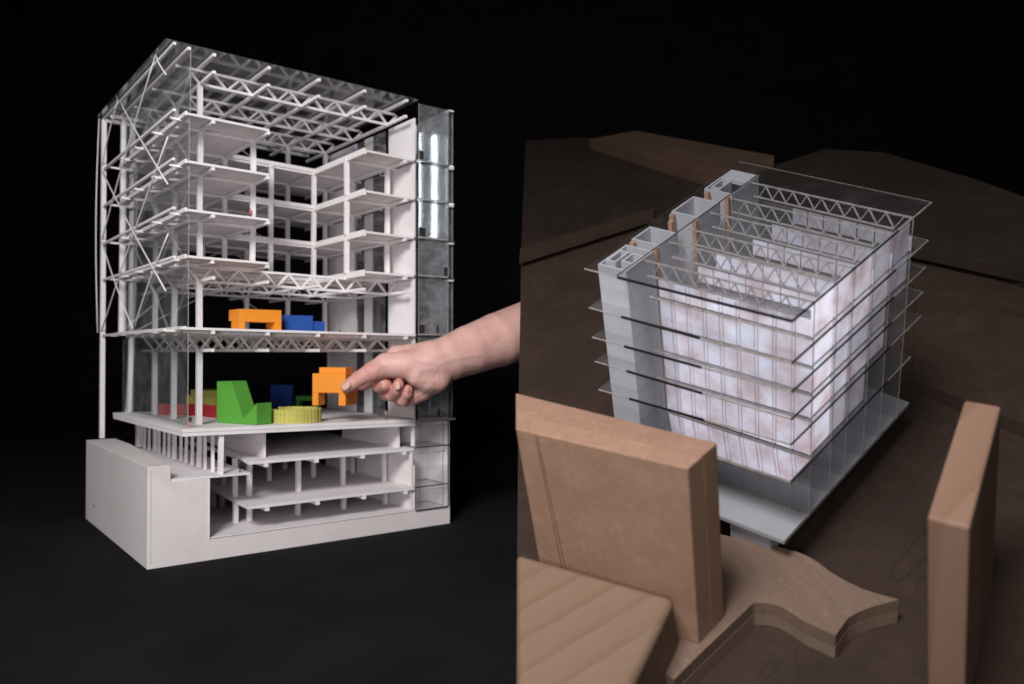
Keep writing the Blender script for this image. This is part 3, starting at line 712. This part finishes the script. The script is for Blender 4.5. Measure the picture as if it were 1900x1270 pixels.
M['site'] = wood('stained_site_board', (.036, .0225, .0162), (.056, .035, .0255), (16, 16, 16), (0, 0, 0), fine=800)
M['site_dimmed'] = wood('dimmed_site_board', (.022, .0145, .0105), (.036, .024, .0175), (9, 9, 9), (0, 0, 0), fine=600)  # darker copy of the site board, weaker light at the back painted in
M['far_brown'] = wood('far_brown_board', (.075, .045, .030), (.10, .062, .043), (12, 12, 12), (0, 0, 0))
M['etch'] = simple('burnt_line', (.018, .012, .009), .9)
M['basswood'] = wood('basswood_post', (.50, .30, .19), (.62, .40, .27), (400, 400, 20), (0, 0, 0), fine=900)
M['core'] = paint('white_core_board', (.52, .53, .575), .6, .04, 90, .1, .0002, 900)
M['plate'] = paint('grey_white_base_plate', (.31, .315, .335), .55, .03, 40, .1, .0003, 500)
def rthing(name, verts, faces, mats, label=None, cat=None, kind=None, fm=None, parent=None, bv=0, group=None):
    o = link(name, mesh(name, verts, faces, mats, fm), parent, label, cat, group, kind)
    if parent is None: o.matrix_world = RM.copy()
    if bv: bevel(o, bv, 2)
    return o
# site board, cut along its left edge, with a rear sheet dimmed in colour for light falloff
P = [rp(957, 1330, ZS), rp(962, 760, ZS), rp(967, 480, ZS), rp(1200, 412, ZS), rp(1480, 420, ZS), rp(1790, 480, ZS), rp(1990, 560, ZS), rp(1990, 1420, ZS)]
v, f = prism(P, ZS - .006, ZS); rthing('site_board', v, f, ['site'], kind='structure')
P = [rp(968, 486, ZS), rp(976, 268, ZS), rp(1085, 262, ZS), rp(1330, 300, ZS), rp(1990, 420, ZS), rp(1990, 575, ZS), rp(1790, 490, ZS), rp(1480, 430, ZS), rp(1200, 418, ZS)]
v, f = prism(P, ZS + .001, ZS + .007); rthing('site_board_rear', v, f, ['site_dimmed'], kind='structure')
# strip lying along the seam of the sheets
P = [rp(966, 500, ZS), rp(968, 478, ZS), rp(1215, 402, ZS), rp(1215, 420, ZS)]
v, f = prism(P, ZS + .0075, ZS + .013); rthing('wooden_strip', v, f, ['site'], 'thin dark wooden strip lying across the site board at the back left', 'strip')
# far boards: long block and a raised sheet
q0, q1, q2, q3 = rp(1098, 282, ZS), rp(1300, 330, ZS), rp(1432, 305, ZS), rp(1200, 262, ZS)
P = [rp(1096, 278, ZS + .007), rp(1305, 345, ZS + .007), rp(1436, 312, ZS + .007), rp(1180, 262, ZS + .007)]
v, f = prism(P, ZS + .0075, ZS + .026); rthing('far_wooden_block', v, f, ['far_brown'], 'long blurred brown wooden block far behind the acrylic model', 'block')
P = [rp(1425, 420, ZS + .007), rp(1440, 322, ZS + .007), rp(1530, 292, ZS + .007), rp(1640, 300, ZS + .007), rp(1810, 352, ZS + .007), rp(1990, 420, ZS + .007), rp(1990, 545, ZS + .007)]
v, f = prism(P, ZS + .0075, ZS + .020); rthing('far_raised_sheet', v, f, ['site_dimmed'], 'dark brown raised sheet behind the acrylic model at the right', 'sheet')
P = [rp(1715, 735, ZS), rp(1700, 712, ZS), rp(1990, 800, ZS), rp(1990, 640, ZS), rp(1700, 600, ZS)]
P = [rp(1690, 726, ZS), rp(1990, 850, ZS), rp(1990, 640, ZS), rp(1700, 560, ZS)]
v, f = prism(P, ZS + .0005, ZS + .012); rthing('low_terrace_sheet', v, f, ['site'], 'dark brown low sheet to the right of the white base plate', 'sheet')
# etched street lines
def etched(pix, closed=False, w=.0007):
    pts = [Vector(rp(u, v, ZS)) for u, v in pix]; pts = [Vector(p) for p in catmull([tuple(p) for p in pts], 5)]
    vs, fs = [], []; n = len(pts)
    for i, p in enumerate(pts):
        d = (pts[min(i + 1, n - 1)] - pts[max(i - 1, 0)]).normalized(); nn = Vector((-d.y, d.x)) * w / 2
        for s in (1, -1):
            for z in (ZS - .0004, ZS + .0002): vs.append((p.x + s * nn.x, p.y + s * nn.y, z))
    for i in range(n - 1):
        k = 4 * i; m = k + 4
        fs += [(k, m, m + 1, k + 1), (k + 2, k + 3, m + 3, m + 2), (k + 1, m + 1, m + 3, k + 3)]
    rthing('etched_line', vs, fs, ['etch'], parent=bpy.data.objects['site_board'])
for L in ([(1722, 975), (1660, 1052), (1652, 1064), (1655, 1074), (1666, 1079), (1678, 1072), (1724, 1026)],
          [(1722, 1068), (1704, 1076), (1698, 1086), (1706, 1097), (1724, 1101)],
          [(1632, 962), (1690, 905), (1742, 830), (1790, 775)], [(1632, 962), (1662, 940), (1720, 870), (1790, 790)],
          [(1482, 1201), (1473, 1216), (1475, 1226), (1485, 1241), (1478, 1262)], [(1410, 1249), (1432, 1226), (1440, 1228), (1444, 1237), (1420, 1262)],
          [(1462, 1026), (1530, 965), (1620, 880), (1712, 790), (1720, 776)], [(1476, 1036), (1550, 968), (1640, 884), (1722, 800), (1728, 782)]):
    etched(L)
# ---------- plywood street piece, two glued layers
ZP = -.171; ZM = -.180
top = [(1190, 1215), (1240, 1100), (1337, 992), (1440, 1014), (1478, 1024), (1502, 1034), (1518, 1044), (1540, 1061), (1565, 1076), (1600, 1093), (1635, 1104), (1668, 1113), (1625, 1124), (1590, 1137), (1574, 1147), (1564, 1160), (1550, 1180), (1520, 1166), (1490, 1152), (1468, 1137), (1445, 1124), (1420, 1119), (1400, 1119), (1396, 1121), (1290, 1222), (1250, 1262)]
P = [rp(u, v, ZP) for u, v in top]
v, f = prism(P, ZM, ZP); st = rthing('plywood_street', v, f, ['ply'], 'pale plywood street piece with curved ends in front of the acrylic model', 'plywood')
v, f = prism([(x + .0002, y + .0002) for x, y in P], ZS + .0004, ZM - .0003); rthing('lower_layer', v, f, ['ply_dark'], parent=st)
# ---------- MDF upright of two boards
ZT = -.046
fr, br = Vector(rp(1276, 870, ZT)), Vector(rp(1331, 823, ZT)); fl, bl = Vector(rp(957, 796, ZT)), Vector(rp(957, 730, ZT))
mr, ml = fr.lerp(br, .5), fl.lerp(bl, .48)
e = empty('mdf_upright', RM, 'brown upright fibreboard block of two glued boards with pencil lines, at the left front', 'block')
v, f = prism([fl, fr, mr.lerp(fr, .01), ml.lerp(fl, .01)], ZP + .0002, ZT); o = rthing('front_board', v, f, ['mdf'], parent=e); bevel(o, .0007, 2)
v, f = prism([ml, mr, br, bl], ZP + .0002, ZT + .0003); o = rthing('rear_board', v, f, ['mdf_edge'], parent=e); bevel(o, .0007, 2)
nrm = Vector((fr.y - fl.y, -(fr.x - fl.x))).normalized()
for du in (.125, .150):
    a = fl.lerp(fr, du - (.012 if du > .14 else 0)); a2 = fl.lerp(fr, du + .042)
    pa = Vector((a.x, a.y, ZT - .002)) + Vector((nrm.x, nrm.y, 0)) * .0001; pb = Vector((a2.x, a2.y, ZP + .012)) + Vector((nrm.x, nrm.y, 0)) * .0001
    strip('pencil_line', e, pa, pb, .00028, .0002, 'etch', (nrm.x, nrm.y, 0))
# ---------- pine beam lying in front
ZB = -.133
a, b = Vector(rp(957, 1024, ZB)), Vector(rp(1252, 1108, ZB)); d = (b - a).normalized(); nn = Vector((d.y, -d.x))
a2 = Vector(rp(957, 1330, ZB)); P = [a, b, b + nn * .062, a2 + nn * .0]
v, f = prism(P, ZS + .0002, ZB); o = rthing('pine_beam', v, f, ['pine'], 'pale pine beam with rounded edges and growth rings at the bottom left', 'beam'); bevel(o, .0045, 4)
# ---------- pine block standing at the right edge
ZR = -.055
a, b = Vector(rp(1720, 960, ZR)), Vector(rp(1790, 742, ZR)); d = (b - a).normalized(); nn = Vector((d.y, -d.x))
P = [a, b, b + nn * .017, a + nn * .017]
v, f = prism(P, ZS + .0002, ZR); v = [(x + .0083, y + .0081, z) if z < ZR - .05 else (x, y, z) for x, y, z in v]; o = rthing('pine_block', v, f, ['pine2'], 'tall pale pine block cut off at the right edge', 'block'); bevel(o, .0015, 2)
# ---------- plinth carrying the tilted board
c = [RM @ Vector((x, y, ZS - .0062)) for x, y in ((.03, -.10), (.24, -.10), (.20, .22), (-.08, .16))]
v = [(p.x, p.y, .0) for p in c] + [tuple(p) for p in c]; n = 4
f = [(3, 2, 1, 0), (4, 5, 6, 7)] + [(i, (i + 1) % 4, 4 + (i + 1) % 4, 4 + i) for i in range(4)]
link('plinth', mesh('plinth', v, f, ['cloth']), None, 'black wedge-shaped plinth under the tilted brown site board', 'plinth')

# ---------- the acrylic model
am = empty('acrylic_model', RM, 'clear acrylic building model glowing pinkish white inside, on a white base plate', 'model')
QA, QB, QC, QD = Vector((.0047, 0)), Vector((.1532, -.0053)), Vector((.1512, .1873)), Vector((-.0197, .2312))
ZA = [0, -.0285, -.0512, -.0704, -.0935, -.1190, -.1640]
ZBc = [0, -.0257, -.0443, -.0626, -.0801, -.1075, -.1525]
ZC = [0, -.0275, -.0476, -.0663, -.0855, -.1130, -.1606]
def pl(s, t): return QA * (1 - s) * (1 - t) + QB * s * (1 - t) + QC * s * t + QD * (1 - s) * t
def zlv(l, s, t):
    i = int(min(max(math.floor(l), 0), 5)); fr_ = l - i; zz = []
    for k in (i, i + 1):
        zz.append(ZA[k] * (1 - s) * (1 - t) + ZBc[k] * s * (1 - t) + ZC[k] * s * t + (ZA[k] + ZC[k] - ZBc[k]) * (1 - s) * t)
    return zz[0] * (1 - fr_) + zz[1] * fr_
def hexa(name, s0, s1, t0, t1, l0, l1, mat, parent=am, d0=0, d1=0):
    """l0 lower level, l1 upper level (levels count downward from the roof), d0/d1 offsets in metres"""
    vs = []
    for s in (s0, s1):
        for t in (t0, t1):
            for l, dd in ((l0, d0), (l1, d1)):
                p = pl(s, t); vs.append((p.x, p.y, zlv(l, s, t) + dd))
    return link(name, mesh(name, vs, CF, [mat]), parent)
hexa('base_plate', .0, .985, -.015, 1.0, 6, 6, 'plate', d0=-.0028, d1=0)
hexa('base_support', .30, .93, .10, .95, 6, 6, 'site', d0=-.024, d1=-.0032)
hexa('base_leg', .70, .90, .015, .07, 6, 6, 'plate', d0=-.030, d1=-.0032)
# storey plates with cut edges; dark reflection painted on front and right ones
for l in range(6):
    s0, s1, t0, t1 = .0, 1.0, .0, 1.0
    if l == 5: s0, t1 = .18, .93
    pn = 'roof_plate' if l == 0 else 'storey_plate'
    p = hexa(pn, s0, s1, t0, t1, l, l, 'clear_fine' if l else 'clear_top', d0=-.0008, d1=0)
    sd = .19
    se = 1.0 if l == 0 else (.60 if l < 5 else .19)
    hexa('plate_edge', s0, sd, t0 - .002, t0, l, l, 'acr_edge', p, -.0008, 0)
    if se > sd: hexa('plate_edge', sd, se, t0 - .002, t0, l, l, 'acr_dark', p, -.0016, .0002)
    if se < 1: hexa('plate_edge', max(se, sd), s1, t0 - .002, t0, l, l, 'acr_edge', p, -.0011, 0)
    hexa('plate_edge', s1, s1 + .004, t0 - .002, .72, l, l, 'acr_dark', p, -.0012, .0001)
    hexa('plate_edge', s1, s1 + .003, .72, t1, l, l, 'acr_edge', p, -.0010, 0)
    hexa('plate_edge', s0, s1, t1, t1 + .002, l, l, 'acr_edge', p, -.0008, 0)
    if l == 0: hexa('plate_edge', .185, .190, .0, .92, l, l, 'acr_dark', p, .0002, .0006)
# transverse sheets with laser-cut trusses
TS = [.14, .287, .402, .551, .694, .859]
SB = [.25 + .0825 * k for k in range(10)]
NTR = 9
for j, t in enumerate(TS):
    sh = hexa('cross_sheet', .21, .992, t, t + .0035, 6, 0, 'clear_fine', d0=0, d1=-.0135)
    def lat(name, sa, za, sb, zb, w=.0009):
        pa, pb = pl(sa, t + .0025), pl(sb, t + .0025)
        strip(name, sh, (pa.x, pa.y, za), (pb.x, pb.y, zb), .0009, w * .95, 'truss_acr', (0, 0, 1))
    lat('top_chord', .19, -.0022, .992, -.0022, .0011); lat('bottom_chord', .20, -.0128, .915, -.0128, .0011)
    for i in range(NTR):
        sa = .235 + (.915 - .235) * i / NTR; sb = .235 + (.915 - .235) * (i + 1) / NTR; mid = (sa + sb) / 2
        lat('diagonal', sa, -.0122, mid, -.0028, .0007); lat('diagonal', mid, -.0028, sb, -.0122, .0007)
    lat('diagonal', .915, -.0122, .955, -.0028, .0007)
    hexa('sheet_edge', .992, .9945, t, t + .0035, 6, 0, 'acr_edge', sh, 0, -.0015)
# mullion strips on the front sheet
for s in SB[:-1]:
    hexa('mullion', s - .0011, s + .0011, .133, .139, 6, 0, 'clear_film', d0=0, d1=-.0135)
    hexa('mullion_edge', s - .0011, s + .0011, .1315, .133, 6, 0, 'acr_edge', d0=0, d1=-.0135)
# seams where the storey plates meet front sheet and right flank
for l in range(1, 6):
    hexa('seam', .21, .992, .1360, .1395, l, l, 'acr_edge', d0=.0002, d1=.0011)
hexa('seam', .21, .99, .1345, .1395, 6, 6, 'acr_edge', d0=.0001, d1=.0007)
# glowing film behind the sheets
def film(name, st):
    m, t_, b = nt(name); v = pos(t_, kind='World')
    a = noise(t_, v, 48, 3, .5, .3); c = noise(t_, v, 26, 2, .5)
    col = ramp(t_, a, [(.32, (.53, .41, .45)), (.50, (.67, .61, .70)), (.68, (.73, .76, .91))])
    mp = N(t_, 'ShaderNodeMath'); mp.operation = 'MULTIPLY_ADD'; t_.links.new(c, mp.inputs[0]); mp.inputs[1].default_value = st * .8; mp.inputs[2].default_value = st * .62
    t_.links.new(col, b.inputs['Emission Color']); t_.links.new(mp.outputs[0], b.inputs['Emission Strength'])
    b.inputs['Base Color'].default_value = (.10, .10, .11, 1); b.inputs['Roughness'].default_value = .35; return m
for i, st in enumerate((1.03, .80, .60, .36, .20, .10)): M['film%d' % i] = film('lit_film_%d' % i, st)  # no lamp inside: backlight fading with distance is put into the emission steps
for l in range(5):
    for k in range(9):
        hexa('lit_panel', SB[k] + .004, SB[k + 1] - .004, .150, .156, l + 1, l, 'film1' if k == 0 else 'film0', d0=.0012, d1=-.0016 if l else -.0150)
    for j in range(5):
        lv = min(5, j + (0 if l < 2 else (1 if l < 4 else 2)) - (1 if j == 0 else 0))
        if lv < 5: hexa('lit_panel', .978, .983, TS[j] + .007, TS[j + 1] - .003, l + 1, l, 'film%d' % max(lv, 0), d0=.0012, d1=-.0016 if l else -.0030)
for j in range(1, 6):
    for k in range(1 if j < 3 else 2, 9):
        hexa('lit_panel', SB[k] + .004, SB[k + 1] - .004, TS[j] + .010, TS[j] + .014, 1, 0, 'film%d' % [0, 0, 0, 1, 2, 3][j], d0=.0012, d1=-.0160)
hexa('lowest_ledge', .20, .998, .001, .134, 5, 5, 'ledge', d0=.0001, d1=.0004)
# white lift and stair cores along the left side, open at the top
def tube_core(s0, s1, t0, t1, l0=6):
    ws, wt = .011, .008
    e_ = hexa('core', s0, s1, t0, t0 + wt, l0, 0, 'core', d0=0, d1=-.0015)
    hexa('core_wall', s0, s1, t1 - wt, t1, l0, 0, 'core', e_, 0, -.0015)
    hexa('core_wall', s0, s0 + ws, t0 + wt, t1 - wt, l0, 0, 'core', e_, 0, -.0015)
    hexa('core_wall', s1 - ws, s1, t0 + wt, t1 - wt, l0, 0, 'core', e_, 0, -.0015)
    return e_
tube_core(.02, .185, .050, .205); tube_core(.03, .085, .085, .165, 3); tube_core(.10, .17, .10, .165, 3)
tube_core(.01, .175, .245, .355); tube_core(.01, .175, .490, .640); tube_core(.01, .18, .720, .930); tube_core(.03, .09, .745, .83, 3)
hexa('core_lid', .02, .175, .84, .925, 0, 0, 'core', d0=-.0045, d1=-.0016)
for s, t in ((.03, .232), (.165, .232), (.07, .425), (.03, .475), (.168, .475), (.045, .700), (.168, .700)):
    hexa('basswood_post', s - .012, s + .012, t - .008, t + .008, 6, 0, 'basswood', d0=0, d1=-.0018)
